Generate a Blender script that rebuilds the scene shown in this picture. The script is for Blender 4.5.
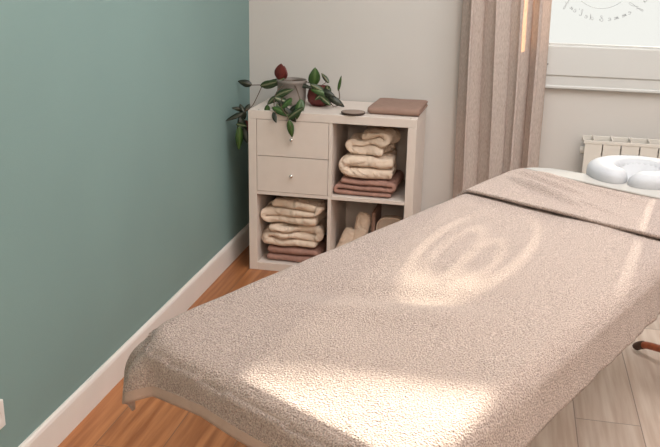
import bpy, bmesh, math, random
from mathutils import Vector, Matrix, noise
C = bpy.context.scene.collection
for o in list(bpy.data.objects): bpy.data.objects.remove(o)
sc = bpy.context.scene
random.seed(4)

# ------------------------------------------------------------------ camera
cam_d = bpy.data.cameras.new('camera'); cam = bpy.data.objects.new('camera', cam_d); C.objects.link(cam)
cam_d.sensor_width = 36; cam_d.lens = 844.2/660*36; cam_d.clip_start = .05
r_ = Vector((0.9772, 0.2117, 0.0198)); d_ = Vector((-0.1960, 0.9323, -0.3043))
u_ = r_.cross(d_).normalized(); r_ = d_.cross(u_).normalized()
cam.matrix_world = Matrix(((r_.x, u_.x, -d_.x, 1.270), (r_.y, u_.y, -d_.y, -4.031), (r_.z, u_.z, -d_.z, 1.443), (0, 0, 0, 1)))
sc.camera = cam

# ------------------------------------------------------------------ world, sun, area lights, exposure
sc.view_settings.view_transform = 'Standard'; sc.view_settings.look = 'None'
sc.view_settings.gamma = 1; sc.view_settings.exposure = 1.02; sc.view_settings.use_curve_mapping = False
w = bpy.data.worlds.new('world'); sc.world = w; w.use_nodes = True
w.node_tree.nodes['Background'].inputs[0].default_value = (.80, .88, .95, 1)
w.node_tree.nodes['Background'].inputs[1].default_value = .55
SUN = Vector((-.22, -1, -.36)).normalized()
def light(kind, name, energy, color, loc=(0, 0, 0), aim=None, sx=1, sy=1):
    l = bpy.data.lights.new(name, kind); l.energy = energy; l.color = color
    if kind == 'AREA': l.shape = 'RECTANGLE'; l.size = sx; l.size_y = sy
    o = bpy.data.objects.new(name, l); C.objects.link(o); o.location = loc
    o.rotation_euler = Vector(aim).to_track_quat('-Z', 'Y').to_euler(); return o
sun = light('SUN', 'sun', 16, (1, .90, .76), (2.5, 4, 4), SUN); sun.data.angle = math.radians(.9)
light('AREA', 'overhead_fill', 43, (1, .98, .97), (1.75, -1.9, 2.55), (-.05, -.05, -1), 2.6, 2.2)  # added overhead fill to brighten the table top; not a real fixture
light('AREA', 'rear_fill', 25, (1, .81, .66), (2.0, -4.9, 2.3), (-.25, 1, -.55), 2.4, 1.0)  # added warm fill from the rear, unseen, for surfaces facing the camera

# ------------------------------------------------------------------ materials
def lin(r, g, b):
    f = lambda c: (c/255/12.92) if c/255 <= .04045 else ((c/255+.055)/1.055)**2.4
    return (f(r), f(g), f(b), 1)
def mat(name, col, rough=.6, var=.0, vscale=6, bump=0, bscale=200, metal=0, detail=2, stretch=None, trans=0, col2=None):
    m = bpy.data.materials.new(name); m.use_nodes = True; nt = m.node_tree; N = nt.nodes; L = nt.links
    b = N['Principled BSDF']; b.inputs['Base Color'].default_value = col
    b.inputs['Roughness'].default_value = rough; b.inputs['Metallic'].default_value = metal
    tc = N.new('ShaderNodeTexCoord'); mp = N.new('ShaderNodeMapping'); L.new(tc.outputs['Object'], mp.inputs[0])
    if stretch: mp.inputs['Scale'].default_value = stretch
    if var or col2:
        n = N.new('ShaderNodeTexNoise'); n.inputs['Scale'].default_value = vscale; n.inputs['Detail'].default_value = detail
        L.new(mp.outputs[0], n.inputs[0])
        rp = N.new('ShaderNodeValToRGB'); rp.color_ramp.elements[0].position = .3; rp.color_ramp.elements[1].position = .7
        rp.color_ramp.elements[0].color = tuple(c*(1-var) for c in col[:3])+(1,)
        rp.color_ramp.elements[1].color = col2 if col2 else tuple(min(1, c*(1+var)) for c in col[:3])+(1,)
        L.new(n.outputs[0], rp.inputs[0]); L.new(rp.outputs[0], b.inputs['Base Color'])
    if bump:
        n2 = N.new('ShaderNodeTexNoise'); n2.inputs['Scale'].default_value = bscale; n2.inputs['Detail'].default_value = 3
        L.new(mp.outputs[0], n2.inputs[0])
        bp = N.new('ShaderNodeBump'); bp.inputs['Strength'].default_value = min(1, bump); bp.inputs['Distance'].default_value = .004
        L.new(n2.outputs[0], bp.inputs['Height']); L.new(bp.outputs[0], b.inputs['Normal'])
    return m
M = {}
M['teal'] = mat('teal paint', (.20, .305, .292, 1), .75, .04, 1.5, .12, 300)
M['wallwhite'] = mat('off white paint', (.58, .56, .535, 1), .8, .02, 2, .1, 300)
M['ceiling'] = mat('ceiling paint', (.75, .74, .72, 1), .9)
M['skirt'] = mat('white gloss paint', (.76, .72, .68, 1), .45, .02, 8)
M['pvc'] = mat('window frame plastic', (.58, .59, .58, 1), .4)
M['cab'] = mat('white cabinet foil', (.70, .62, .565, 1), .45, .015, 20)
M['dark'] = mat('dark gap', (.03, .025, .02, 1), .6)
M['chrome'] = mat('steel knob', (.75, .73, .7, 1), .25, metal=1)
M['radiator'] = mat('radiator enamel', (.66, .63, .58, 1), .4)
M['raddark'] = mat('radiator inner', (.30, .29, .27, 1), .6)
M['wood'] = mat('beech frame wood', (.38, .10, .04, 1), .4, .2, 5, stretch=(12, 12, 1))
M['darkwood'] = mat('dark brown end cap', (.07, .03, .015, 1), .5)
M['pad'] = mat('table vinyl', (.45, .36, .30, 1), .5)
M['cream'] = mat('cream towel', (.76, .62, .50, 1), .95, .05, 30, .4, 350)
M['mauve'] = mat('mauve towel', (.36, .20, .16, 1), .95, .1, 40, .6, 350)
M['taupe'] = mat('dusty brown cotton', (.29, .185, .145, 1), .9, .06, 30, .4, 400)
M['sheet'] = mat('white cotton sheet', (.44, .425, .40, 1), .85, .03, 12, .3, 250)
M['cover'] = mat('white stretch cover', (.46, .475, .50, 1), .6, .02, 8, .15, 150)
M['pot'] = mat('grey stoneware', (.23, .20, .18, 1), .55, .12, 12, .1, 60)
M['redpot'] = mat('oxblood pot', (.13, .022, .02, 1), .45, .1, 8)
M['soil'] = mat('potting soil', (.03, .02, .013, 1), .95, .4, 60, .8, 120)
M['coaster'] = mat('brown stone coaster', (.28, .20, .16, 1), .45, .08, 14)
M['coasterrim'] = mat('dark coaster rim', (.05, .03, .022, 1), .5)
M['stem'] = mat('plant stem', (.10, .065, .04, 1), .6)
M['redleaf'] = mat('dark red leaf underside', (.12, .02, .016, 1), .5, .25, 40)
M['pouchcloth'] = mat('beige quilted cotton', (.50, .40, .33, 1), .9, .05, 30)
M['ink'] = mat('grey vinyl lettering', (.22, .23, .24, 1), .6)
M['rod'] = mat('brushed metal rod', (.5, .48, .45, 1), .35, metal=1)
M['outlet'] = mat('outlet plastic', (.75, .73, .7, 1), .4)
M['bark'] = M['stem']

def leaf_mat(name, base, stripe):
    m = bpy.data.materials.new(name); m.use_nodes = True; N = m.node_tree.nodes; L = m.node_tree.links
    b = N['Principled BSDF']; b.inputs['Roughness'].default_value = .4
    uv = N.new('ShaderNodeUVMap'); sp = N.new('ShaderNodeSeparateXYZ'); L.new(uv.outputs[0], sp.inputs[0])
    # pale band either side of the midrib, uv.x runs across the blade
    a = N.new('ShaderNodeMath'); a.operation = 'SUBTRACT'; a.inputs[1].default_value = .5; L.new(sp.outputs[0], a.inputs[0])
    ab = N.new('ShaderNodeMath'); ab.operation = 'ABSOLUTE'; L.new(a.outputs[0], ab.inputs[0])
    n = N.new('ShaderNodeTexNoise'); n.inputs['Scale'].default_value = 9; L.new(uv.outputs[0], n.inputs[0])
    s = N.new('ShaderNodeMath'); s.operation = 'MULTIPLY_ADD'; s.inputs[1].default_value = .22; L.new(n.outputs[0], s.inputs[0]); L.new(ab.outputs[0], s.inputs[2])
    rp = N.new('ShaderNodeValToRGB'); e = rp.color_ramp.elements
    e[0].position = .12; e[0].color = stripe; e[1].position = .30; e[1].color = base
    L.new(s.outputs[0], rp.inputs[0]); L.new(rp.outputs[0], b.inputs['Base Color'])
    return m
M['leaf'] = leaf_mat('striped green leaf', (.022, .045, .012, 1), (.20, .20, .11, 1))
M['leafg'] = leaf_mat('green leaf', (.03, .075, .015, 1), (.075, .14, .035, 1))
M['leafd'] = leaf_mat('dark leaf', (.012, .018, .010, 1), (.045, .05, .03, 1))

def towel_mat(name, c0, c1, b=.9):
    m = bpy.data.materials.new(name); m.use_nodes = True; N = m.node_tree.nodes; L = m.node_tree.links
    p = N['Principled BSDF']; p.inputs['Roughness'].default_value = 1; p.inputs['Specular IOR Level'].default_value = .1
    p.inputs['Sheen Weight'].default_value = .25; p.inputs['Sheen Roughness'].default_value = .5
    tc = N.new('ShaderNodeTexCoord')
    n1 = N.new('ShaderNodeTexNoise'); n1.inputs['Scale'].default_value = 290; n1.inputs['Detail'].default_value = 4; n1.inputs['Roughness'].default_value = .65
    n2 = N.new('ShaderNodeTexNoise'); n2.inputs['Scale'].default_value = 30; n2.inputs['Detail'].default_value = 3
    v = N.new('ShaderNodeTexVoronoi'); v.inputs['Scale'].default_value = 260
    for n in (n1, n2, v): L.new(tc.outputs['Object'], n.inputs['Vector'])
    rp = N.new('ShaderNodeValToRGB'); e = rp.color_ramp.elements
    e[0].position = .36; e[0].color = c0; e[1].position = .60; e[1].color = c1
    L.new(n1.outputs[0], rp.inputs[0]); L.new(rp.outputs[0], p.inputs['Base Color'])
    ad = N.new('ShaderNodeMath'); ad.operation = 'MULTIPLY_ADD'; ad.inputs[1].default_value = .9
    L.new(n1.outputs[0], ad.inputs[0]); L.new(v.outputs['Distance'], ad.inputs[2])
    bp = N.new('ShaderNodeBump'); bp.inputs['Strength'].default_value = b; bp.inputs['Distance'].default_value = .006
    L.new(ad.outputs[0], bp.inputs['Height'])
    bp2 = N.new('ShaderNodeBump'); bp2.inputs['Strength'].default_value = .12; bp2.inputs['Distance'].default_value = .01
    L.new(n2.outputs[0], bp2.inputs['Height']); L.new(bp.outputs[0], bp2.inputs['Normal'])
    L.new(bp2.outputs[0], p.inputs['Normal'])
    return m
M['terry'] = towel_mat('beige terry towelling', (.31, .225, .19, 1), (.66, .535, .475, 1))
M['terry_band'] = mat('flat woven towel hem', (.46, .34, .28, 1), .9, .05, 40, .3, 300)

def floor_mat():
    m = bpy.data.materials.new('laminate planks'); m.use_nodes = True; N = m.node_tree.nodes; L = m.node_tree.links
    p = N['Principled BSDF']
    tc = N.new('ShaderNodeTexCoord'); sp = N.new('ShaderNodeSeparateXYZ'); L.new(tc.outputs['Object'], sp.inputs[0])
    def mth(op, a=None, b=None, c=None):
        n = N.new('ShaderNodeMath'); n.operation = op
        for i, v in enumerate((a, b, c)):
            if v is None: continue
            if isinstance(v, (int, float)): n.inputs[i].default_value = v
            else: L.new(v, n.inputs[i])
        return n.outputs[0]
    W, LEN = .207, 1.28
    px = mth('DIVIDE', mth('SUBTRACT', sp.outputs[0], 1.567-W*8), W)
    row = mth('FLOOR', px); fx = mth('FRACT', px)
    off = mth('FRACT', mth('MULTIPLY', mth('SUBTRACT', row, 8.0), .37))
    py = mth('ADD', mth('DIVIDE', mth('ADD', sp.outputs[1], 1.451), LEN), mth('ADD', off, 20.0))
    col = mth('FLOOR', py); fy = mth('FRACT', py)
    sx = mth('MULTIPLY', mth('MINIMUM', fx, mth('SUBTRACT', 1.0, fx)), W)
    sy = mth('MULTIPLY', mth('MINIMUM', fy, mth('SUBTRACT', 1.0, fy)), LEN)
    seam = mth('LESS_THAN', mth('MINIMUM', sx, sy), .0016)
    idn = N.new('ShaderNodeTexWhiteNoise'); idn.noise_dimensions = '2D'
    cb = N.new('ShaderNodeCombineXYZ'); L.new(row, cb.inputs[0]); L.new(col, cb.inputs[1]); L.new(cb.outputs[0], idn.inputs['Vector'])
    # wood grain, long in Y
    mp = N.new('ShaderNodeMapping'); mp.inputs['Scale'].default_value = (26, 1.6, 1); L.new(tc.outputs['Object'], mp.inputs[0])
    shift = N.new('ShaderNodeVectorMath'); shift.operation = 'ADD'; L.new(mp.outputs[0], shift.inputs[0]); L.new(idn.outputs['Color'], shift.inputs[1])
    g = N.new('ShaderNodeTexNoise'); g.inputs['Scale'].default_value = 1.6; g.inputs['Detail'].default_value = 5; L.new(shift.outputs[0], g.inputs['Vector'])
    # knots
    mk = N.new('ShaderNodeMapping'); mk.inputs['Scale'].default_value = (9, 4, 1); L.new(tc.outputs['Object'], mk.inputs[0])
    v = N.new('ShaderNodeTexVoronoi'); v.inputs['Scale'].default_value = 1.0; L.new(mk.outputs[0], v.inputs['Vector'])
    knot = N.new('ShaderNodeMapRange'); knot.inputs[1].default_value = .03; knot.inputs[2].default_value = .11; knot.inputs[3].default_value = 1; knot.inputs[4].default_value = 0
    L.new(v.outputs['Distance'], knot.inputs[0])
    # tone picked by board row: orange along the teal wall, pale further right
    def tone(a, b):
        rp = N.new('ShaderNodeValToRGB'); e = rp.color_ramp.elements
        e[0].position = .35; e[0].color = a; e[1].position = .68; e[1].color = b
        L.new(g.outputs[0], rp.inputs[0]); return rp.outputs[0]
    orange_tone = tone((.27, .095, .033, 1), (.46, .19, .075, 1)); pale_tone = tone((.54, .42, .34, 1), (.70, .60, .52, 1))
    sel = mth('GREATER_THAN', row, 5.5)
    mx = N.new('ShaderNodeMix'); mx.data_type = 'RGBA'; L.new(sel, mx.inputs['Factor']); L.new(orange_tone, mx.inputs['A']); L.new(pale_tone, mx.inputs['B'])
    hs = N.new('ShaderNodeHueSaturation'); L.new(mx.outputs['Result'], hs.inputs['Color'])
    L.new(mth('MULTIPLY_ADD', idn.outputs['Value'], .28, .86), hs.inputs['Value'])
    k2 = N.new('ShaderNodeMix'); k2.data_type = 'RGBA'; L.new(mth('MULTIPLY', knot.outputs[0], .45), k2.inputs['Factor'])
    L.new(hs.outputs[0], k2.inputs['A']); k2.inputs['B'].default_value = (.16, .06, .03, 1)
    s2 = N.new('ShaderNodeMix'); s2.data_type = 'RGBA'; L.new(mth('MULTIPLY', seam, .65), s2.inputs['Factor'])
    L.new(k2.outputs['Result'], s2.inputs['A']); s2.inputs['B'].default_value = (.12, .08, .06, 1)
    L.new(s2.outputs['Result'], p.inputs['Base Color'])
    p.inputs['Roughness'].default_value = .38; p.inputs['Specular IOR Level'].default_value = .4
    bp = N.new('ShaderNodeBump'); bp.inputs['Strength'].default_value = .3; bp.inputs['Distance'].default_value = .002
    L.new(mth('SUBTRACT', g.outputs[0], mth('MULTIPLY', seam, 1.0)), bp.inputs['Height']); L.new(bp.outputs[0], p.inputs['Normal'])
    return m
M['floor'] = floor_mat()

def curtain_mat():
    m = bpy.data.materials.new('linen curtain'); m.use_nodes = True; N = m.node_tree.nodes; L = m.node_tree.links
    for n in list(N):
        if n.type != 'OUTPUT_MATERIAL': N.remove(n)
    out = [n for n in N if n.type == 'OUTPUT_MATERIAL'][0]
    tc = N.new('ShaderNodeTexCoord'); mp = N.new('ShaderNodeMapping'); mp.inputs['Scale'].default_value = (260, 260, 60); L.new(tc.outputs['Object'], mp.inputs[0])
    n = N.new('ShaderNodeTexNoise'); n.inputs['Scale'].default_value = 1; n.inputs['Detail'].default_value = 3; L.new(mp.outputs[0], n.inputs['Vector'])
    rp = N.new('ShaderNodeValToRGB'); e = rp.color_ramp.elements; e[0].position = .3; e[0].color = (.44, .38, .345, 1); e[1].position = .7; e[1].color = (.64, .57, .52, 1)
    L.new(n.outputs[0], rp.inputs[0])
    d = N.new('ShaderNodeBsdfDiffuse'); L.new(rp.outputs[0], d.inputs[0])
    t = N.new('ShaderNodeBsdfTranslucent'); t.inputs[0].default_value = (.75, .36, .17, 1)
    mx = N.new('ShaderNodeMixShader'); mx.inputs[0].default_value = .22; L.new(d.outputs[0], mx.inputs[1]); L.new(t.outputs[0], mx.inputs[2])
    L.new(mx.outputs[0], out.inputs[0]); return m
M['curtain'] = curtain_mat()

def film_mat():
    """daylit frosted privacy film: glows evenly, lets a little sun straight through, clear where the round line drawing is cut out"""
    m = bpy.data.materials.new('frosted window film'); m.use_nodes = True; N = m.node_tree.nodes; L = m.node_tree.links
    for n in list(N):
        if n.type != 'OUTPUT_MATERIAL': N.remove(n)
    out = [n for n in N if n.type == 'OUTPUT_MATERIAL'][0]
    def mth(op, a=None, b=None, c=None):
        n = N.new('ShaderNodeMath'); n.operation = op
        for i, v in enumerate((a, b, c)):
            if v is None: continue
            if isinstance(v, (int, float)): n.inputs[i].default_value = v
            else: L.new(v, n.inputs[i])
        return n.outputs[0]
    tc = N.new('ShaderNodeTexCoord'); sp = N.new('ShaderNodeSeparateXYZ'); L.new(tc.outputs['Object'], sp.inputs[0])
    X, Z = sp.outputs[0], sp.outputs[2]
    def ring(cx, cz, rx, rz, wlo, whi):
        a = mth('DIVIDE', mth('SUBTRACT', X, cx), rx); b = mth('DIVIDE', mth('SUBTRACT', Z, cz), rz)
        r = mth('SQRT', mth('ADD', mth('MULTIPLY', a, a), mth('MULTIPLY', b, b)))
        dist = mth('MULTIPLY', mth('ABSOLUTE', mth('SUBTRACT', r, 1.0)), rx)
        mr = N.new('ShaderNodeMapRange'); mr.inputs[1].default_value = cz-rz; mr.inputs[2].default_value = cz+rz
        mr.inputs[3].default_value = wlo; mr.inputs[4].default_value = whi; L.new(Z, mr.inputs[0])
        return mth('LESS_THAN', dist, mr.outputs[0])
    rings = [ring(1.63, 1.375, .135, .14, .0014, .012), ring(1.585, 1.40, .045, .085, .002, .006), ring(1.665, 1.42, .04, .07, .002, .007)]
    mask = rings[0]
    for r in rings[1:]: mask = mth('MAXIMUM', mask, r)
    nz = N.new('ShaderNodeTexNoise'); nz.inputs['Scale'].default_value = 22; L.new(tc.outputs['Object'], nz.inputs['Vector'])
    crown = mth('MULTIPLY', mth('MULTIPLY', mth('GREATER_THAN', Z, 1.455), mth('LESS_THAN', Z, 1.52)), mth('MULTIPLY', mth('GREATER_THAN', X, 1.52), mth('LESS_THAN', X, 1.70)))
    mask = mth('MAXIMUM', mask, mth('MULTIPLY', crown, mth('GREATER_THAN', nz.outputs[0], .52)))
    tr = N.new('ShaderNodeBsdfTransparent'); tr.inputs[0].default_value = (1, .98, .95, 1)
    em = N.new('ShaderNodeEmission'); em.inputs[0].default_value = (1, .995, .94, 1); em.inputs[1].default_value = .45
    fac = mth('MAXIMUM', .24, mth('MULTIPLY', mask, .62))
    mx = N.new('ShaderNodeMixShader'); L.new(fac, mx.inputs[0]); L.new(em.outputs[0], mx.inputs[1]); L.new(tr.outputs[0], mx.inputs[2])
    L.new(mx.outputs[0], out.inputs[0]); return m
M['film'] = film_mat()
def glass_mat():
    m = bpy.data.materials.new('clear window glass'); m.use_nodes = True; N = m.node_tree.nodes; L = m.node_tree.links
    for n in list(N):
        if n.type != 'OUTPUT_MATERIAL': N.remove(n)
    out = [n for n in N if n.type == 'OUTPUT_MATERIAL'][0]
    tr = N.new('ShaderNodeBsdfTransparent'); tr.inputs[0].default_value = (.95, .97, .96, 1)
    gl = N.new('ShaderNodeBsdfGlossy'); gl.inputs['Roughness'].default_value = .02
    mx = N.new('ShaderNodeMixShader'); mx.inputs[0].default_value = .06; L.new(tr.outputs[0], mx.inputs[1]); L.new(gl.outputs[0], mx.inputs[2])
    L.new(mx.outputs[0], out.inputs[0]); return m
M['glass'] = glass_mat()

def wrinkle(m, scale, dist):
    N = m.node_tree.nodes; L = m.node_tree.links; b = N['Principled BSDF']; old = b.inputs['Normal'].links[0].from_socket
    tc = N.new('ShaderNodeTexCoord'); n = N.new('ShaderNodeTexNoise'); n.inputs['Scale'].default_value = scale; n.inputs['Detail'].default_value = 3; n.inputs['Distortion'].default_value = 1.2
    L.new(tc.outputs['Object'], n.inputs['Vector'])
    k = N.new('ShaderNodeBump'); k.inputs['Strength'].default_value = 1; k.inputs['Distance'].default_value = dist
    L.new(n.outputs[0], k.inputs['Height']); L.new(old, k.inputs['Normal']); L.new(k.outputs[0], b.inputs['Normal'])
wrinkle(M['cream'], 14, .03); wrinkle(M['mauve'], 16, .012)

# ------------------------------------------------------------------ helpers
def obj(name, bm, m, parent=None, smooth=False, bevel=0, seg=2):
    bmesh.ops.recalc_face_normals(bm, faces=bm.faces)
    me = bpy.data.meshes.new(name); bm.to_mesh(me); bm.free(); me.materials.append(m)
    if smooth:
        for f in me.polygons: f.use_smooth = True
    o = bpy.data.objects.new(name, me); C.objects.link(o)
    if parent:
        o.parent = parent; o.matrix_parent_inverse = Matrix.Identity(4)
    if bevel:
        b = o.modifiers.new('bevel', 'BEVEL'); b.width = bevel; b.segments = seg; b.limit_method = 'ANGLE'
        for f in me.polygons: f.use_smooth = True
        b.harden_normals = True
    return o
def box(bm, x0, x1, y0, y1, z0, z1, mtx=None):
    g = bmesh.ops.create_cube(bm, size=1, matrix=Matrix.Translation(((x0+x1)/2, (y0+y1)/2, (z0+z1)/2)) @ Matrix.Diagonal((x1-x0, y1-y0, z1-z0, 1)))
    if mtx is not None: bmesh.ops.transform(bm, matrix=mtx, verts=g['verts'])
    return bm
def B(*a, mtx=None): return box(bmesh.new(), *a, mtx=mtx)
def struct(name, bm, m, **k):
    o = obj(name, bm, m, **k)
    if not k.get('parent'): o['kind'] = 'structure'
    return o
def tag(o, label, cat, group=None):
    o['label'] = label; o['category'] = cat
    if group: o['group'] = group
    return o
def thing(name, label, cat, loc=(0, 0, 0), rz=0, group=None):
    o = bpy.data.objects.new(name, None); C.objects.link(o); o.location = loc; o.rotation_euler = (0, 0, rz)
    o.empty_display_size = .05
    return tag(o, label, cat, group)
def tube(bm, pts, rad, seg=8, cap=True):
    pts = [Vector(p) for p in pts]; rings = []
    for i, p in enumerate(pts):
        t = (pts[min(i+1, len(pts)-1)]-pts[max(i-1, 0)]).normalized()
        a = t.orthogonal().normalized() if i == 0 else (prev - prev.dot(t)*t).normalized()
        prev = a; b = t.cross(a); r = rad[i] if isinstance(rad, (list, tuple)) else rad
        rings.append([bm.verts.new(p+r*(math.cos(2*math.pi*k/seg)*a+math.sin(2*math.pi*k/seg)*b)) for k in range(seg)])
    for A, Bq in zip(rings, rings[1:]):
        for k in range(seg): bm.faces.new((A[k], A[(k+1) % seg], Bq[(k+1) % seg], Bq[k]))
    if cap: bm.faces.new(rings[0][::-1]); bm.faces.new(rings[-1])
    return bm
def lathe(bm, prof, seg=32, c=(0, 0, 0)):
    rings = []
    for r, z in prof:
        rings.append([bm.verts.new((c[0]+max(r, 1e-4)*math.cos(2*math.pi*k/seg), c[1]+max(r, 1e-4)*math.sin(2*math.pi*k/seg), c[2]+z)) for k in range(seg)])
    for A, Bq in zip(rings, rings[1:]):
        for k in range(seg): bm.faces.new((A[k], A[(k+1) % seg], Bq[(k+1) % seg], Bq[k]))
    return bm
def spline(pts, n=8):
    P = [Vector(p) for p in pts]; out = []
    for i in range(len(P)-1):
        p0 = P[max(i-1, 0)]; p1 = P[i]; p2 = P[i+1]; p3 = P[min(i+2, len(P)-1)]
        for k in range(n):
            t = k/n
            out.append(.5*((2*p1)+(p2-p0)*t+(2*p0-5*p1+4*p2-p3)*t*t+(3*p1-p0-3*p2+p3)*t**3))
    out.append(P[-1]); return out
def grid(bm, F, nu, nv, uv=False):
    V = [[bm.verts.new(F(i/nu, j/nv)) for j in range(nv+1)] for i in range(nu+1)]
    ul = bm.loops.layers.uv.new('UVMap') if uv else None
    for i in range(nu):
        for j in range(nv):
            f = bm.faces.new((V[i][j], V[i+1][j], V[i+1][j+1], V[i][j+1]))
            if uv:
                for l, (a, b) in zip(f.loops, ((i, j), (i+1, j), (i+1, j+1), (i, j+1))): l[ul].uv = (b/nv, a/nu)
    return V
def fbm(x, y, z=0): return noise.noise(Vector((x, y, z)))

# ------------------------------------------------------------------ room shell
RX, RY, RZ = 3.7, -5.4, 2.6
WX0, WX1, WZ0, WZ1 = 1.22, 2.92, .885, 2.28          # window opening
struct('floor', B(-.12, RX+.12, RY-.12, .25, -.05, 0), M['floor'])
struct('ceiling', B(-.12, RX+.12, RY-.12, .25, RZ, RZ+.1), M['ceiling'])
struct('wall_left', B(-.12, 0, RY, .25, 0, RZ), M['teal'])
struct('wall_right', B(RX, RX+.12, RY, .25, 0, RZ), M['wallwhite'])
struct('wall_rear', B(-.12, RX+.12, RY-.12, RY, 0, RZ), M['wallwhite'])
bm = bmesh.new()
box(bm, 0, WX0, 0, .25, 0, RZ); box(bm, WX1, RX, 0, .25, 0, RZ); box(bm, WX0, WX1, 0, .25, 0, WZ0); box(bm, WX0, WX1, 0, .25, WZ1, RZ)
struct('wall_back', bm, M['wallwhite'])
def skirting(bm, pts):
    """profile swept along y (left wall) : thin board with eased top"""
    prof = [(0, 0), (.014, 0), (.014, .092), (.011, .101), (.006, .106), (0, .106)]
    A = [bm.verts.new((x, pts[0], z)) for x, z in prof]; Bq = [bm.verts.new((x, pts[1], z)) for x, z in prof]
    n = len(prof)
    for k in range(n): bm.faces.new((A[k], A[(k+1) % n], Bq[(k+1) % n], Bq[k]))
    bm.faces.new(A); bm.faces.new(Bq[::-1]); return bm
struct('baseboard_left', skirting(bmesh.new(), (RY, -.0)), M['skirt'])
bm = skirting(bmesh.new(), (-RX, -.014)); bmesh.ops.transform(bm, matrix=Matrix.Rotation(-math.pi/2, 4, 'Z') @ Matrix.Identity(4), verts=bm.verts)
# after rotation: x' = y.. mirror so the board runs along the back wall
for v in bm.verts: v.co.x = abs(v.co.x); v.co.y = -abs(v.co.y)
struct('baseboard_back', bm, M['skirt'])

# window: outer frame, two sashes, panes with film
win = struct('window_1', bmesh.new(), M['pvc'])
bm = bmesh.new()
box(bm, WX0, WX1, -.024, .10, WZ0, .945); box(bm, WX0, WX1, -.024, .10, WZ1-.06, WZ1)
box(bm, 2.08, 2.14, -.024, .10, .945, WZ1-.06); box(bm, WX0, WX0+.05, -.024, .10, .945, WZ1-.06); box(bm, WX1-.05, WX1, -.024, .10, .945, WZ1-.06)
obj('window_frame', bm, M['pvc'], win, bevel=.004)
bm = bmesh.new(); box(bm, WX0-.03, WX1+.03, -.028, -.0005, WZ0-.010, WZ0+.006)
obj('window_sill_trim', bm, M['pvc'], win, bevel=.005)
SX = ((1.25, 2.105), (2.115, 2.89))
for k, (a, b) in enumerate(SX):
    bm = bmesh.new(); z0, z1 = .934, WZ1-.05
    box(bm, a, b, -.03, .05, z0, 1.07); box(bm, a, b, -.03, .05, z1-.075, z1)
    box(bm, a, a+.07, -.03, .05, 1.07, z1-.075); box(bm, b-.07, b, -.03, .05, 1.07, z1-.075)
    s = obj('sash', bm, M['pvc'], win, bevel=.006)
    bm = bmesh.new()
    box(bm, a+.07, b-.07, -.022, -.004, 1.07, 1.079); obj('gasket', bm, M['pvc'], s)
    obj('pane', B(a+.072, b-.072, .008, .012, 1.072, z1-.077), M['glass'], s)
    obj('frosted_film', B(a+.108, (b-.075 if k else 2.022), .0045, .0055, 1.074, 1.667), M['film'], s)
    if not k:
        bm = bmesh.new(); bmesh.ops.create_uvsphere(bm, u_segments=12, v_segments=8, radius=.004)
        bmesh.ops.transform(bm, matrix=Matrix.Translation((1.425, -.0305, .985)), verts=bm.verts)
        obj('screw_cap', bm, M['raddark'], s)
# mirrored cursive lettering: "de la femme & de l'enfant" read from outside, set on a circle
G = {
 'e': ([(0, .15), (.25, .28), (.42, .42), (.28, .55), (.08, .4), (.1, .1), (.35, 0), (.6, .15)], .55),
 'd': ([(.5, .4), (.25, .5), (.02, .25), (.2, 0), (.45, .2), (.6, 1.05), (.55, .1), (.75, .08)], .75),
 'l': ([(0, .15), (.35, .7), (.35, 1.15), (.15, 1.1), (.12, .3), (.3, 0), (.5, .12)], .45),
 'a': ([(.45, .42), (.2, .52), (.02, .25), (.15, 0), (.4, .2), (.47, .48), (.48, .05), (.68, .12)], .65),
 'f': ([(0, .25), (.45, .9), (.55, 1.5), (.3, 1.45), (.22, .4), (.15, -.6), (-.05, -.55), (.15, 0), (.5, .2)], .55),
 'm': ([(0, 0), (.08, .5), (.1, .05), (.3, .5), (.36, .05), (.55, .5), (.62, .05), (.8, .12)], .85),
 'n': ([(0, 0), (.08, .5), (.1, .05), (.35, .5), (.42, .05), (.6, .12)], .62),
 't': ([(.1, 1.0), (.12, .1), (.3, 0), (.45, .12)], .45),
 "'": ([(.1, 1.1), (.02, .85)], .15),
 '&': ([(.75, .1), (.2, .75), (.3, 1.0), (.5, .85), (.1, .35), (.2, 0), (.5, 0), (.75, .4)], .85),
}
txt = [("d", 78), ("e", 71), ("l", 61), ("a", 55), ("f", 44), ("e", 34), ("m", 28), ("m", 19), ("e", 11), ("&", 2.5), ("d", -9), ("e", -16), ("l", -23), ("'", -28), ("e", -31), ("n", -36), ("f", -44), ("a", -52), ("n", -59), ("t", -66)]
txt = [(c, a) for c, a in txt]
bm = bmesh.new(); cc = Vector((1.64, 0, 1.405)); RR = .224; S = .0235
for ch, ang in txt:
    a = math.radians(ang); pos = cc+RR*Vector((math.sin(a), 0, -math.cos(a)))
    T = Vector((math.cos(a), 0, math.sin(a))); U = Vector((-math.sin(a), 0, math.cos(a)))
    sl = S*(1.25 if ch == 'f' else 1)
    pts = [pos-T*(gx+.15*gy)*sl+U*gy*sl+Vector((0, .0032, 0)) for gx, gy in G[ch][0]]
    tube(bm, spline(pts, 5), .0008, 4)
    if ch == 't': tube(bm, [pos-T*(-.1)*sl+U*.65*sl+Vector((0, .0032, 0)), pos-T*.4*sl+U*.7*sl+Vector((0, .0032, 0))], .0010, 4)
pts = [Vector((1.63+.135*math.sin(t), .0034, 1.375-.14*math.cos(t))) for t in [math.radians(-38+76*k/24) for k in range(25)]]
tube(bm, pts, .0009, 4)
o = obj('lettering', bm, M['ink'], win, smooth=True)

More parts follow.
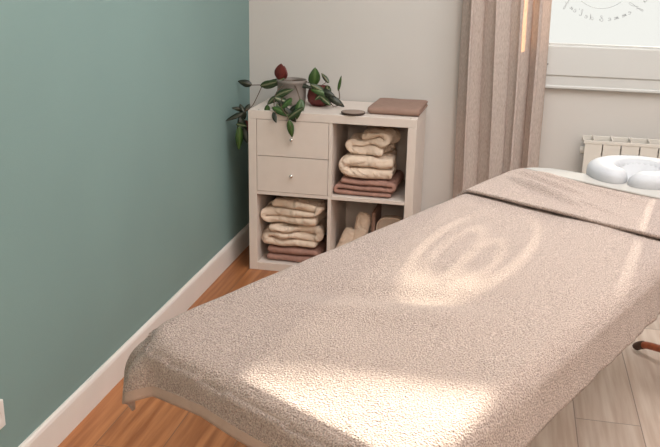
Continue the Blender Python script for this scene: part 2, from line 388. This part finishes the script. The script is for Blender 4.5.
# ------------------------------------------------------------------ curtain + rod
rod = thing('curtain_rod', 'metal curtain rod above the window carrying the linen curtain', 'curtain rod', (0, 0, 2.40))
bm = tube(bmesh.new(), [(.92, -.12, 0), (3.1, -.12, 0)], .011, 12); obj('pole', bm, M['rod'], rod, smooth=True)
for x in (1.2, 2.9):
    bm = tube(bmesh.new(), [(x, -.12, 0), (x, -.005, 0)], .006, 8); lathe_b = box(bm, x-.02, x+.02, -.008, 0, -.03, .03); obj('bracket', bm, M['rod'], rod)
CX0t, CX1t = .985, 1.375
def curtain_F(u, v):
    # u: 0..1 across cloth, v: 0 top..1 bottom
    z = 2.385-v*(2.385-.03)
    k = 1+.10*v
    x = 1.200+(u-.5)*(.365)*k+(.045*v)*1.0
    ph = 2*math.pi*(u*4.15+.05)+.9*math.sin(6.5*u+1.2*v)
    amp = .034*(.8+.35*v)*(1+.3*math.sin(7*u+1))
    y = -.105+amp*math.sin(ph)-.01*math.sin(5*v+9*u)
    x += .016*math.sin(2*ph+.6)+.003*math.sin(8*v+4*u)
    return Vector((x, y, z))
bm = bmesh.new(); grid(bm, curtain_F, 200, 60)
cur = obj('curtain', bm, M['curtain'], smooth=True)
tag(cur, 'beige pink linen curtain hanging in folds left of the window, sunlit from behind', 'curtain')

# ------------------------------------------------------------------ radiator
rad = thing('radiator', 'white panel radiator on the wall below the window, behind the face cushion', 'radiator', (1.616, -.025, .009))
for k in range(12):
    x = .08*k
    bm = bmesh.new()
    box(bm, x+.0025, x+.0775, -.098, -.094, .10, .640)           # flat front face
    box(bm, x+.012, x+.068, -.094, -.03, .10, .632)
    box(bm, x+.0375, x+.0425, -.098, -.012, .632, .664)
    s = obj('section', bm, M['radiator'], rad, bevel=.0015)
bm = bmesh.new()
box(bm, -.006, .966, -.100, -.094, .640, .656); box(bm, -.004, .964, -.016, -.010, .640, .662)
box(bm, -.006, -.001, -.100, -.010, .640, .656); box(bm, .961, .966, -.100, -.010, .640, .656)
obj('top_grille', bm, M['radiator'], rad, bevel=.002)
bm = bmesh.new(); box(bm, .004, .956, -.09, -.02, .625, .634); obj('recess', bm, M['raddark'], rad)
bm = bmesh.new()
for z in (.14, .60): tube(bm, [(-.012, -.055, z), (.972, -.055, z)], .017, 12)
obj('header_pipe', bm, M['radiator'], rad, smooth=True)
for x in (.12, .84):
    obj('wall_bracket', B(x-.012, x+.012, -.03, .0235, .5, .56), M['radiator'], rad)
    tube_bm = tube(bmesh.new(), [(x, -.055, 0), (x, -.055, .12)], .009, 8); obj('pipe', tube_bm, M['radiator'], rad, smooth=True)

# ------------------------------------------------------------------ power outlet on the teal wall
out = thing('power_outlet', 'white wall socket low on the teal wall at the left edge', 'power outlet', (0, -2.285, .25))
obj('cover_plate', B(.0005, .010, -.04, .04, -.04, .04), M['outlet'], out, bevel=.003)
bm = lathe(bmesh.new(), [(.0, .0), (.019, .0), (.021, .003), (.021, .0)], 20); bmesh.ops.transform(bm, matrix=Matrix.Translation((.0095, 0, 0)) @ Matrix.Rotation(math.pi/2, 4, 'Y'), verts=bm.verts)
obj('socket', bm, M['outlet'], out)

# ------------------------------------------------------------------ cube shelf unit
OX, FY, D, W = .120, -.409, .39, .765
shelf = thing('shelf_unit', 'white two by two cube shelf unit in the corner with two drawers', 'shelf unit', (OX, FY, 0))
T = .038; t = .016; h = W/2
obj('side_panel', B(0, T, 0, D, 0, W-T), M['cab'], shelf, bevel=.0012)
obj('side_panel', B(W-T, W, 0, D, 0, W-T), M['cab'], shelf, bevel=.0012)
topb = obj('top_panel', B(0, W, 0, D, W-T+.0003, W), M['cab'], shelf, bevel=.0012)
obj('bottom_panel', B(T, W-T, .001, D, 0, T), M['cab'], shelf, bevel=.0012)
obj('divider', B(h-t/2, h+t/2, .002, D-.012, T, W-T), M['cab'], shelf, bevel=.0008)
obj('shelf_board', B(T, h-t/2, .002, D-.012, h-t/2, h+t/2), M['cab'], shelf, bevel=.0008)
obj('shelf_board', B(h+t/2, W-T, .002, D-.012, h-t/2, h+t/2), M['cab'], shelf, bevel=.0008)
obj('back_panel', B(T, W-T, D-.010, D-.004, T, W-T), M['cab'], shelf)
for x in (.045, W-.030):
    bm = lathe(bmesh.new(), [(0, .0004), (.0035, .0004), (.0035, 0)], 12, (x, .016, W)); obj('plug_hole', bm, M['dark'], shelf)
cw = h-t/2-T
zz0 = h+t/2; dh = (W-T-zz0)/2
bmg = B(T, h-t/2, .02, .03, zz0, W-T); obj('drawer_gap_shade', bmg, M['dark'], shelf)  # near-black slab: shade in the gaps around the drawer fronts, put into colour
for k in range(2):
    z0 = zz0+k*dh+.0015; z1 = zz0+(k+1)*dh-.0015
    dr = obj('drawer', B(T+.002, h-t/2-.002, .001, .019, z0, z1), M['cab'], shelf, bevel=.001)
    bm = bmesh.new(); lathe(bm, [(0, .022), (.006, .021), (.0085, .017), (.0075, .012), (.004, .009), (.004, 0)], 16)
    bmesh.ops.transform(bm, matrix=Matrix.Translation((T+cw/2, .001, (z0+z1)/2)) @ Matrix.Rotation(math.pi/2, 4, 'X'), verts=bm.verts)
    obj('knob', bm, M['chrome'], dr, smooth=True)
def S_(x, y, z): return (OX+x, FY+y, z)          # cabinet-local to world

# ------------------------------------------------------------------ folded towels
def ribbon(w, d, th, layers, seed, name, m, wr=.004, roll=False, gap=.93, taper=0, ny=14, start=-1):
    """one continuous folded towel: serpentine ribbon (fold loops seen from the front), depth along +y"""
    pts = []
    if roll:
        turns = layers; n = int(26*turns)
        for i in range(n+1):
            a = 2*math.pi*turns*i/n; r = th*.55+th*a/(2*math.pi)
            pts.append(Vector((r*math.cos(a), 0, r*math.sin(a))))
        zmin = min(p.z for p in pts); pts = [p-Vector((0, 0, zmin-th/2)) for p in pts]
        for p in pts: p.x *= w
    else:
        sgn = start
        for k in range(layers):
            z = th*(k+.5); ww = w/2-th*.5-abs(noise.noise(Vector((k*1.7, seed, 0))))*.012-taper*k
            xs = [ww*sgn*(-1+2*i/10) for i in range(11)]
            for x in xs: pts.append(Vector((x, 0, z)))
            if k < layers-1:
                for i in range(1, 7):
                    a = -math.pi/2+math.pi*i/7
                    pts.append(Vector((sgn*(ww+math.cos(a)*th*.5), 0, z+th/2+math.sin(a)*th*.5)))
            sgn = -sgn
    bm = bmesh.new(); n = len(pts); hw = th*.5*gap
    loops = []
    for j in range(ny+1):
        y = d*j/ny; A = []; Bq = []
        ef = min(1, min(j, ny-j)/1.2); rr = hw*(.72+.28*ef)
        for i, p in enumerate(pts):
            tt = (pts[min(i+1, n-1)]-pts[max(i-1, 0)]).normalized(); nn = Vector((-tt.z, 0, tt.x))
            sc_ = rr
            q = p+Vector((0, y, 0))
            def wob(v, s=1):
                k = .35+.65*min(1, v.z/(th*1.2))
                return Vector((noise.noise(v*9+Vector((seed, 0, 0)))*wr*1.6, noise.noise(v*8+Vector((0, seed, 3)))*wr*1.5*(1 if j < ny else .2), (noise.noise(v*13+Vector((3, seed, 7)))*wr+noise.noise(v*34+Vector((3, seed, 1)))*wr*.5)*k))
            a_ = q+nn*sc_; b_ = q-nn*sc_
            A.append(bm.verts.new(a_+wob(a_))); Bq.append(bm.verts.new(b_+wob(b_)))
        loops.append(A+Bq[::-1])
    N_ = len(loops[0])
    for La, Lb in zip(loops, loops[1:]):
        for k in range(N_): bm.faces.new((La[k], La[(k+1) % N_], Lb[(k+1) % N_], Lb[k]))
    for Lq in (loops[0], loops[-1]):
        for i in range(n-1): bm.faces.new((Lq[i], Lq[i+1], Lq[N_-2-i], Lq[N_-1-i]))
    zm = min(v.co.z for v in bm.verts)
    for v in bm.verts: v.co.z -= zm
    o = obj(name, bm, m, smooth=True)
    ss = o.modifiers.new('sub', 'SUBSURF'); ss.levels = 1; ss.render_levels = 1
    return o
def put(o, x, y, z, rz=0):
    o.location = (x, y, z); o.rotation_euler = (0, 0, rz); return o
# upper right cubby (inner x .3905-.727 local)
zc = h+t/2+.0005; xm = .3905+.168
o = put(ribbon(.275, .27, .025, 3, 3, 'folded_towel', M['mauve'], .006), *S_(xm-.018, .03, zc)); tag(o, 'mauve brown folded towel at the bottom of the upper right stack', 'towel', 'folded towels in the shelf unit')
o = put(ribbon(.245, .25, .052, 2, 8, 'folded_towel', M['cream'], .010, gap=.97, start=-1), *S_(xm+.006, .035, zc+.078), .03); tag(o, 'cream thick folded towel in the middle of the upper right stack', 'towel', 'folded towels in the shelf unit')
o = put(ribbon(.185, .20, .036, 3, 15, 'folded_towel', M['cream'], .020, gap=.99, taper=.014), *S_(xm-.006, .05, zc+.182), -.05); tag(o, 'small crumpled cream towel on top of the upper right stack', 'towel', 'folded towels in the shelf unit')
# lower left cubby
zb = T+.0005; xl = T+.168
o = put(ribbon(.27, .26, .036, 2, 21, 'folded_towel', M['mauve'], .006, start=1), *S_(xl-.018, .03, zb), 0); tag(o, 'mauve folded towel at the bottom of the lower left stack', 'towel', 'folded towels in the shelf unit')
o = put(ribbon(.275, .25, .036, 3, 33, 'folded_towel', M['cream'], .017, gap=.98, start=-1), *S_(xl-.010, .03, zb+.073), .02); tag(o, 'cream folded sheet between the mauve towel and the top bundle, lower left', 'towel', 'folded towels in the shelf unit')
o = put(ribbon(.28, .25, .038, 3, 41, 'folded_towel', M['cream'], .020, gap=.99, taper=.008), *S_(xl-.002, .03, zb+.183), -.02); tag(o, 'bulky cream bundle topmost in the lower left cubby under the drawers', 'towel', 'folded towels in the shelf unit')

# lower right cubby
def lean_roll(name, m, r, L, x, y, lean, seed):
    bm = bmesh.new(); prof = [(0, 0), (r*.8, 0), (r, .012), (r*1.02, L*.5), (r*.98, L-.03), (r*.8, L-.008), (r*.35, L), (0, L)]
    lathe(bm, prof, 24)
    for v in bm.verts:
        n = noise.noise(v.co*18+Vector((seed, 0, 0)))*.006; v.co.x += n; v.co.y *= .75
    bmesh.ops.transform(bm, matrix=Matrix.Rotation(lean, 4, 'Y'), verts=bm.verts)
    zm = min(v.co.z for v in bm.verts); 
    for v in bm.verts: v.co.z -= zm
    o = obj(name, bm, m, smooth=True); o.location = S_(x, y, zb); return o
tag(lean_roll('rolled_towel', M['cream'], .034, .17, .412, .12, .35, 2), 'short cream rolled towel leaning leftmost in the lower right cubby', 'towel', 'rolled towels')
tag(lean_roll('rolled_towel', M['cream'], .036, .25, .485, .12, .18, 9), 'taller cream rolled towel leaning in the lower right cubby', 'towel', 'rolled towels')
bm = B(-.009, .009, 0, .20, 0, .262); o = obj('folded_cloth', bm, M['taupe'], bevel=.007, seg=3); o.location = S_(.575, .09, zb)
tag(o, 'thin mauve folded cloth standing upright beside the cream rolls', 'cloth')
# rounded pouch with piping
def rrect(w, hh, r, n=8):
    P = []
    for cx, cz, a0 in ((w/2-r, r, -90), (w/2-r, hh-r, 0), (-w/2+r, hh-r, 90), (-w/2+r, r, 180)):
        for k in range(n+1):
            a = math.radians(a0+90*k/n); P.append((cx+r*math.cos(a), cz+r*math.sin(a)))
    return P
po = thing('pouch', 'rounded beige pouch with pale piping standing in the lower right cubby', 'pouch', S_(.657, .10, zb))
P = rrect(.13, .24, .045); bm = bmesh.new(); rings = []
for y, sc_ in ((0, .80), (-.012, .93), (.0, 1.0), (.05, 1.0), (.06, .95)):
    yy = {0: 0}.get(y, y)
    rings.append([bm.verts.new((x*sc_, yy, 0.120+(z-0.120)*sc_)) for x, z in P])
rings[0:2] = [[bm.verts.new((x*.7, -.006, 0.120+(z-0.120)*.8)) for x, z in P], [bm.verts.new((x*.93, -.004, 0.120+(z-0.120)*.96)) for x, z in P]]
for A, Bq in zip(rings, rings[1:]):
    n = len(A)
    for k in range(n): bm.faces.new((A[k], A[(k+1) % n], Bq[(k+1) % n], Bq[k]))
bm.faces.new(rings[0]); bm.faces.new(rings[-1][::-1])
for v in [v for v in bm.verts if not v.link_faces]: bm.verts.remove(v)
obj('body', bm, M['pouchcloth'], po, smooth=True)
bm = bmesh.new(); tube(bm, [(x*1.0, 0, z) for x, z in P]+[(P[0][0], 0, P[0][1])], .003, 8); 
for v in bm.verts: v.co.z = max(v.co.z, .0)
obj('piping', bm, M['cream'], po, smooth=True)

# ------------------------------------------------------------------ things on the shelf top
zt = W+.0006
co = thing('coaster', 'round brown stone coaster with dark rim on the shelf top', 'coaster', (.594, -.365, zt))
obj('rim', lathe(bmesh.new(), [(0, 0), (.046, 0), (.053, .005), (.0545, .009), (.0535, .011), (.050, .011)], 40), M['coasterrim'], co, smooth=True)
obj('disc', lathe(bmesh.new(), [(.0505, .0108), (.040, .0122), (.0, .0126)], 40), M['coaster'], co, smooth=True)
o = ribbon(.29, .235, .017, 2, 55, 'folded_towel', M['taupe'], .0022, ny=16, start=-1)
put(o, .893, -.20, zt, math.radians(88)); tag(o, 'dusty pink folded towel lying on the right end of the shelf top', 'towel')

# pots and plant
pt = thing('plant_pot', 'grey stoneware pot holding the trailing plant on the shelf top', 'plant pot', (.268, -.20, zt))
obj('body', lathe(bmesh.new(), [(0, 0), (.060, 0), (.065, .005), (.067, .05), (.068, .100), (.071, .102), (.071, .115), (.067, .117), (.064, .113), (.062, .10)], 40), M['pot'], pt, smooth=True)
obj('soil', lathe(bmesh.new(), [(.0625, .100), (.03, .104), (0, .103)], 24), M['soil'], pt, smooth=True)
rp_ = thing('red_pot', 'small dark red round pot beside the grey stoneware pot', 'plant pot', (.400, -.19, zt))
obj('body', lathe(bmesh.new(), [(0, 0), (.036, 0), (.054, .02), (.058, .045), (.052, .072), (.046, .082), (.050, .088), (.046, .089), (.042, .078)], 32), M['redpot'], rp_, smooth=True)
obj('soil', lathe(bmesh.new(), [(.045, .076), (.0, .078)], 24), M['soil'], rp_, smooth=True)

CAMP = Vector((1.270, -4.031, 1.443)); F_ = 844.2
def at(px, py, y):
    v = d_+r_*((px-330)/F_)-u_*((py-223.5)/F_); tt = (y-CAMP.y)/v.y; return CAMP+v*tt
def leaf(name, m, p0, p1, width, parent, facing=None, curl=.15):
    """blade from p0 to p1 (world), cupped, folded on its midrib"""
    p0 = Vector(p0); p1 = Vector(p1); ax = p1-p0; L_ = ax.length; ax.normalize()
    f = (facing or (CAMP-p0)).normalized(); side = ax.cross(f).normalized(); up = side.cross(ax).normalized()
    bm = bmesh.new()
    def F(u, v):
        wv = width*.5*(math.sin(math.pi*min(1, u**.85))**.75)*(1-.25*u)+.0006
        s = (v-.5)*2
        return p0+ax*(u*L_)+side*(s*wv)+up*(-abs(s)*wv*.35+math.sin(u*math.pi)*L_*curl*.6)
    grid(bm, F, 12, 6, uv=True)
    me_o = obj(name, bm, m, parent, smooth=True)
    mo = me_o.modifiers.new('s', 'SOLIDIFY'); mo.thickness = .0012
    return me_o
pl = thing('trailing_plant', 'trailing plant with striped green leaves growing from the grey pot', 'plant')
random.seed(9)
def stem(pts, r=.0022): 
    bm = tube(bmesh.new(), spline(pts, 6), r, 6); return obj('stem', bm, M['stem'], pl, smooth=True)
P0 = Vector((.268, -.20, zt+.108))
# stems  (pixel, depth) picked so each hangs at its own distance
stem([P0, at(272, 86, -.22), at(262, 85, -.22), at(250, 85, -.20), at(246, 84, -.20)])
stem([at(262, 86, -.22), at(257, 97, -.25), at(252, 106, -.30), at(243, 113, -.35), at(238, 125, -.37), at(236, 138, -.38)])
stem([P0, at(278, 90, -.30), at(274, 103, -.38), at(276, 116, -.44), at(276, 120, -.44)])
stem([P0, at(284, 92, -.30), at(281, 106, -.40), at(287, 116, -.45), at(291, 128, -.46)])
stem([P0, at(296, 88, -.28), at(300, 100, -.34), at(301, 110, -.42), at(294, 115, -.45)])
stem([P0, at(300, 80, -.20), at(310, 83, -.21), at(320, 87, -.22), at(328, 88, -.23)])
stem([at(328, 88, -.23), at(329, 97, -.22), at(333, 106, -.24), at(342, 104, -.24)])
stem([at(322, 87, -.22), at(330, 92, -.2), at(339, 99, -.19), at(339, 90, -.17), at(340, 83, -.17)])
stem([P0, at(280, 80, -.20), at(280, 76, -.20)])
stem([at(318, 87, -.22), at(326, 82, -.22), at(323, 76, -.22)], .0015)
LV = [ # base px, tip px, depth, width, material
 ((252,85),(231,81),-.20,.030,'leafd'), ((262,87),(283,79),-.24,.038,'leaf'), ((260,86),(276,82),-.24,.030,'leaf'),
 ((279,80),(281,65),-.22,.050,'redleaf'), ((283,80),(284,67),-.20,.038,'redleaf'),
 ((314,86),(315,69),-.22,.052,'leafg'), ((329,83),(322,74),-.22,.018,'leaf'), ((338,91),(341,77),-.17,.014,'leafg'),
 ((328,96),(343,106),-.24,.030,'leafd'), ((330,88),(316,99),-.24,.034,'leaf'), ((327,85),(329,100),-.25,.030,'leaf'),
 ((328,94),(312,90),-.25,.030,'leafg'), ((333,98),(322,106),-.22,.020,'leaf'), ((310,84),(326,93),-.26,.026,'leaf'),
 ((298,84),(312,88),-.23,.018,'leafd'),
 ((273,98),(292,90),-.33,.034,'leaf'), ((274,97),(291,104),-.36,.030,'leaf'), ((276,104),(291,112),-.39,.032,'leaf'),
 ((272,107),(290,116),-.41,.030,'leafg'), ((268,105),(266,115),-.40,.024,'leafg'), ((273,112),(276,122),-.44,.020,'leafd'),
 ((300,100),(297,118),-.41,.028,'leafg'), ((287,119),(303,108),-.44,.034,'leaf'), ((288,113),(299,104),-.40,.022,'leafd'),
 ((289,120),(292,136),-.46,.028,'leafg'), ((280,100),(285,113),-.39,.024,'leafd'), ((300,99),(303,110),-.37,.026,'leafg'),
 ((240,126),(239,148),-.39,.036,'leafg'), ((244,112),(226,120),-.36,.022,'leafd'), ((246,110),(233,108),-.34,.020,'leafd'),
 ((240,117),(246,130),-.37,.030,'leafd'), ((246,112),(238,122),-.36,.030,'leafd'), ((236,124),(246,126),-.38,.020,'leaf'),
 ((243,128),(247,142),-.37,.030,'leafd'), ((246,120),(247,134),-.33,.030,'redleaf'), ((250,104),(243,113),-.30,.020,'leafd'),
 ((240,104),(244,112),-.35,.016,'leafd'),
 ((283,92),(272,102),-.34,.030,'leaf'), ((292,98),(281,108),-.38,.030,'leafg'), ((284,108),(295,121),-.43,.030,'leafd'), ((277,96),(268,104),-.33,.024,'leaf'), ((322,90),(334,96),-.25,.026,'leafd'), ((320,96),(330,105),-.26,.024,'leaf'),
]
for (a, b, y, wd, mm) in LV:
    p0 = at(a[0], a[1], y); p1 = at(b[0], b[1], y-random.uniform(-.02, .03))
    fc = (CAMP-p0).normalized()+Vector((random.uniform(-.5, .5), 0, random.uniform(-.1, .7)))
    if min(p0.x, p1.x) < .01: p0.x = max(p0.x, .012); p1.x = max(p1.x, .012)
    leaf('leaf', M[mm], p0, p0+(p1-p0)*1.1, wd*1.22, pl, fc, random.uniform(.02, .2))

# ------------------------------------------------------------------ massage table
TH = math.radians(25); TL, TW, TZ = 1.80, .735, .693
OFF = Vector((.576, -2.491, 0))
tb = thing('massage_table', 'wooden massage table under a beige towel in the middle of the room', 'massage table', OFF, 0)
tb.rotation_euler = (0, 0, math.pi/2-TH)      # local x: along the table to the head end; local -y: to its right
# local coords: s=+x (0..TL), t -> y = -t (0..TW)
def skew(s, t_): return .075*max(0, min(1, (.4-s)/.45))*max(0, min(1, t_/TW))
def rr_outline(x0, x1, y0, y1, r, n=8):
    P = []
    for cx, cy, a0 in ((x1-r, y0+r, -90), (x1-r, y1-r, 0), (x0+r, y1-r, 90), (x0+r, y0+r, 180)):
        for k in range(n+1):
            a = math.radians(a0+90*k/n); P.append((cx+r*math.cos(a), cy+r*math.sin(a)))
    return P
bm = bmesh.new(); rings = []
for dz, ins in ((0, .008), (.008, 0), (.05, 0), (.058, .008)):
    P = rr_outline(-.075+ins, TL-.006-ins, -TW+.006+ins, -.006-ins, .10-ins)
    rings.append([bm.verts.new((x-skew(x, -y), y, TZ-.068+dz)) for x, y in P])
for A, Bq in zip(rings, rings[1:]):
    n = len(A)
    for k in range(n): bm.faces.new((A[k], A[(k+1) % n], Bq[(k+1) % n], Bq[k]))
bm.faces.new(rings[0][::-1]); bm.faces.new(rings[-1]); obj('pad', bm, M['pad'], tb, smooth=False)
bm = bmesh.new(); zf = TZ-.068
for y in (-.05, -TW+.03): box(bm, .05, TL-.05, y, y+.02, zf-.045, zf)
for x in (.05, TL/2-.01, TL-.07): box(bm, x, x+.02, -TW+.05, -.05, zf-.045, zf)
obj('frame', bm, M['wood'], tb, bevel=.002)
for x in (.32, TL-.10):
    for y in (-.075, -TW+.055):
        lg = obj('leg', B(x-.022, x+.022, y-.012, y+.012, .0, zf-.002), M['wood'], tb, bevel=.003)
        obj('foot_cap', B(x-.025, x+.025, y-.015, y+.015, 0, .03), M['darkwood'], lg, bevel=.003)
    obj('cross_rail', B(x-.010, x+.010, -TW+.055, -.075, .52, .555), M['wood'], tb, bevel=.002)
# brace
cs, sn = math.cos(math.pi/2-TH), math.sin(math.pi/2-TH)
def tl(p):
    q = Vector(p)-OFF; return Vector((q.x*cs+q.y*sn, -q.x*sn+q.y*cs, q.z))
def at_z(px, py, z):
    v = d_+r_*((px-330)/F_)-u_*((py-223.5)/F_); tt = (z-CAMP.z)/v.z; return CAMP+v*tt

# cloth over the rounded rectangle
def drape(p, q0, q1, top=TZ, flare=.12, rad=.035):
    """p=(s,t) cloth coordinates over the pad's rounded rectangle; returns local position, hang length, outward direction"""
    s, t_ = p; R_ = .17 if s > .9 else .10
    cx = min(max(s, q0[0]+R_), q1[0]-R_); cy = min(max(t_, q0[1]+R_), q1[1]-R_)
    dx, dy = s-cx, t_-cy; L_ = math.hypot(dx, dy)
    if L_ < R_-rad: return Vector((s, -t_, top)), 0, Vector((0, 0, 1))
    nx, ny = dx/L_, dy/L_; d = L_-(R_-rad); arc = rad*math.pi/2
    bx, by = cx+nx*(R_-rad), cy+ny*(R_-rad)
    crn = min(1, 2*abs(nx*ny))**1.5
    if d < arc:
        a = d/rad; o_, dn = rad*math.sin(a), rad*(1-math.cos(a))
    else:
        e = d-arc; fl = flare+crn*.28
        fl = flare; o_ = rad+e*fl*(1-crn)+.056*crn*(1-math.exp(-e/.03)); dn = rad+.20*math.tanh(e*math.sqrt(1-fl**2)/.20)
    return Vector((bx+nx*o_, -(by+ny*o_), top-dn)), d, Vector((nx, -ny, 0))
def cloth(name, s0, s1, t0, t1, lift, m, wr=.004, seed=0, step=.010, thick=.006, head=True, extra=None, label=None, cat=None, flare=.12, parent=None, edge=None):
    nu = int((s1-s0)/step); nv = int((t1-t0)/step); bm = bmesh.new()
    def F(u, v):
        s = s0+(s1-s0)*u; t_ = t0+(t1-t0)*v
        if edge: s, t_ = edge(u, v, s, t_)
        P_, d, nr = drape((s, t_), (-.08, 0), (TL, TW), top=TZ+lift, flare=flare, rad=.035+lift)
        w_ = (fbm(s*2.2, t_*3.1, seed)*1.0+fbm(s*6, t_*7, seed+4)*.4)*wr
        if d > .05:
            fold = fbm(math.atan2(P_.y+TW/2, P_.x-TL/2)*7, 2.0, seed+9)*min(1, (d-.05)/.15)
            P_ = P_+nr*(fold*.012+.003); P_.z += fold*.006
        else: P_.z += w_
        if extra: P_ = extra(P_, s, t_, d)
        return P_
    grid(bm, F, nu, nv); o = obj(name, bm, m, smooth=True)
    if parent is None: o.location = OFF; o.rotation_euler = (0, 0, math.pi/2-TH)
    so = o.modifiers.new('solid', 'SOLIDIFY'); so.thickness = thick; so.offset = 1
    if label: tag(o, label, cat)
    return o
# base sheet, shows as a pale strip at the head end
# big towel
def main_edge(u, v, s, t_):
    # far edge lies under the folded towel; foot hem slightly wavy
    return s+(1-u)**6*.008*math.sin(9*v)+(1-u)**5*.045*max(0, min(1, t_/.25)), t_-v**3*(1-u)*.025
def main_extra(P_, s, t_, d):
    P_.x -= skew(s, t_)
    if d > .03 and s < .1 and t_ < .15:
        n_ = Vector((P_.x-.02, P_.y+.10)); ph = math.degrees(math.atan2(n_.y, -n_.x)); k = min(1, (d-.03)/.10)
        g = k*(.016*math.exp(-((ph-22)/11)**2)-.026*math.exp(-((ph-44)/9)**2)+.014*math.exp(-((ph-64)/10)**2))
        n_.normalize(); P_.x += n_.x*g; P_.y += n_.y*g
    # shallow valleys of the pad surface running diagonally near the foot end
    if d < .05:
        ed = max(0, min(1, (t_-.03)/.15, (TW-.12-t_)/.2)); P_.z += ed*(.007*math.exp(-((s-.16-.45*t_)/.05)**2)-.009*math.exp(-((s-.27-.45*t_)/.06)**2))
        P_.z -= .012*math.exp(-((s+.08)/.10)**2)*(1-.3*t_)
    return P_
tw = cloth('bed_towel', -.200, 1.34, -.14, TW+.13, .006, M['terry'], .007, 1, step=.009, thick=.005, extra=main_extra, edge=main_edge, label='large beige terry towel covering the massage table from the foot end', cat='towel')
tw.data.materials.append(M['terry_band'])
nvv = int((TW+.13+.14)/.009)
for i_, f_ in enumerate(tw.data.polygons):
    if i_//nvv < 3: f_.material_index = 1
# folded upper towel across the head third
def up_edge(u, v, s, t_):
    return s+(1-u)*(-.125*v+.055)+u*(-.1*v+.05), t_
def up_extra(P_, s, t_, d):
    if d < .06:
        for (a, b, k, hgt, wdt, lo, hi) in ((1.52, .10, .55, .010, .018, .05, .45), (1.60, .12, .45, .009, .016, .05, .40), (1.46, .2, .35, .007, .015, .12, .55), (1.67, .1, .3, .006, .02, .1, .6)):
            f = max(0, min(1, (t_-lo)/.06))*max(0, min(1, (hi-t_)/.12))
            P_.z += 1.5*hgt*f*math.exp(-((s-a+k*(t_-b))/wdt)**2)
    return P_
cloth('folded_bed_towel', 1.265, 1.74, -.12, TW+.11, .017, M['terry'], .004, 2, step=.008, thick=.009, extra=up_extra, edge=up_edge, label='beige towel folded across the head third of the massage table', cat='towel')

cloth('bed_sheet', 1.62, TL+.05, -.05, TW+.05, .024, M['sheet'], .002, 5, thick=.006, edge=lambda u, v, s_, t_: (s_+(1-u)*(.085-.19*v+.08*v*v), t_), label='white cotton sheet folded across the head end of the massage table', cat='sheet', flare=.05)

# ------------------------------------------------------------------ face cradle
fc = thing('face_cradle', 'white covered horseshoe face cushion at the head end of the table', 'face cushion', OFF, math.pi/2-TH)
FX, FYc, FZ = TL+.035, -.42, TZ+.036
bm = bmesh.new(); nseg, nr = 72, 20; R0, r0 = .112, .050; rings = []
for i in range(nseg+1):
    a = math.pi+math.radians(3)+math.radians(354)*i/nseg
    c = Vector((FX+R0*1.08*math.cos(a), FYc+R0*1.12*math.sin(a), FZ))
    out_ = Vector((math.cos(a), math.sin(a), 0)); e = min(i, nseg-i)
    k = math.sqrt(max(0.10, 1-(1-min(1, (e+.4)/5))**2)); ring = []
    for j in range(nr):
        b = 2*math.pi*j/nr; wrk = 1+.05*math.sin(i*2.1)*max(0, -math.cos(b))
        sx_ = math.copysign(abs(math.cos(b))**.8, math.cos(b)); sz_ = math.copysign(abs(math.sin(b))**.75, math.sin(b))
        ring.append(bm.verts.new(c+out_*r0*k*wrk*sx_*1.05+Vector((0, 0, 1))*(.039*k*sz_+.010*math.cos(a)*0)))
    rings.append(ring)
for A, Bq in zip(rings, rings[1:]):
    for k in range(nr): bm.faces.new((A[k], A[(k+1) % nr], Bq[(k+1) % nr], Bq[k]))
bm.faces.new(rings[0][::-1]); bm.faces.new(rings[-1]); obj('cushion', bm, M['cover'], fc, smooth=True)
# stretched cover sagging through the middle with gathers towards the opening
bm = bmesh.new(); gx, gy = FX-R0*1.25, FYc
def cov(u, v):
    a = math.radians(-158+316*v); rx, ry = R0*.86, R0*.90
    E = Vector((FX+rx*math.cos(a), FYc+ry*math.sin(a), FZ+.036)); Gp = Vector((gx+.02, gy, FZ-.012))
    p_ = Gp.lerp(E, u); p_.z -= .030*math.sin(math.pi*u)*1.0
    p_.z += .005*math.sin(v*44)*math.sin(math.pi*min(1, u*1.1))*(1-u*.6)
    return p_
grid(bm, cov, 20, 110); o = obj('cover', bm, M['cover'], fc, smooth=True); mo = o.modifiers.new('s', 'SOLIDIFY'); mo.thickness = .0012
bm = bmesh.new(); box(bm, TL+.02, FX+.14, FYc-.11, FYc+.11, FZ-.050, FZ-.038)
obj('support', bm, M['wood'], fc, bevel=.002)

# ------------------------------------------------------------------ stool foot peeking out right of the table
st = thing('rolling_stool', 'low stool right of the table, reddish foot with dark end cap', 'stool', (2.150, -1.240, 0))
for k in range(3):
    a = math.radians(131.6+120*k)
    pts = [(0, 0, .105), (.12, 0, .10), (.30, 0, .070), (.42, 0, .050), (.46, 0, .038)]
    rot = Matrix.Rotation(a, 4, 'Z')
    bm = tube(bmesh.new(), spline([rot @ Vector(p) for p in pts], 6), .014, 10); lg = obj('leg', bm, M['wood'], st, smooth=True)
    bm = tube(bmesh.new(), spline([rot @ Vector(p) for p in [(.455, 0, .040), (.468, 0, .034), (.483, 0, .022), (.487, 0, .0165)]], 5), [.0165]*15+[.015], 10); obj('end_cap', bm, M['darkwood'], lg, smooth=True)
bm = tube(bmesh.new(), [(0, 0, .09), (0, 0, .42)], .022, 16); obj('column', bm, M['chrome'], st, smooth=True)
bm = lathe(bmesh.new(), [(0, .42), (.15, .42), (.175, .44), (.18, .47), (.165, .50), (.10, .51), (0, .51)], 40); obj('seat', bm, M['sheet'], st, smooth=True)
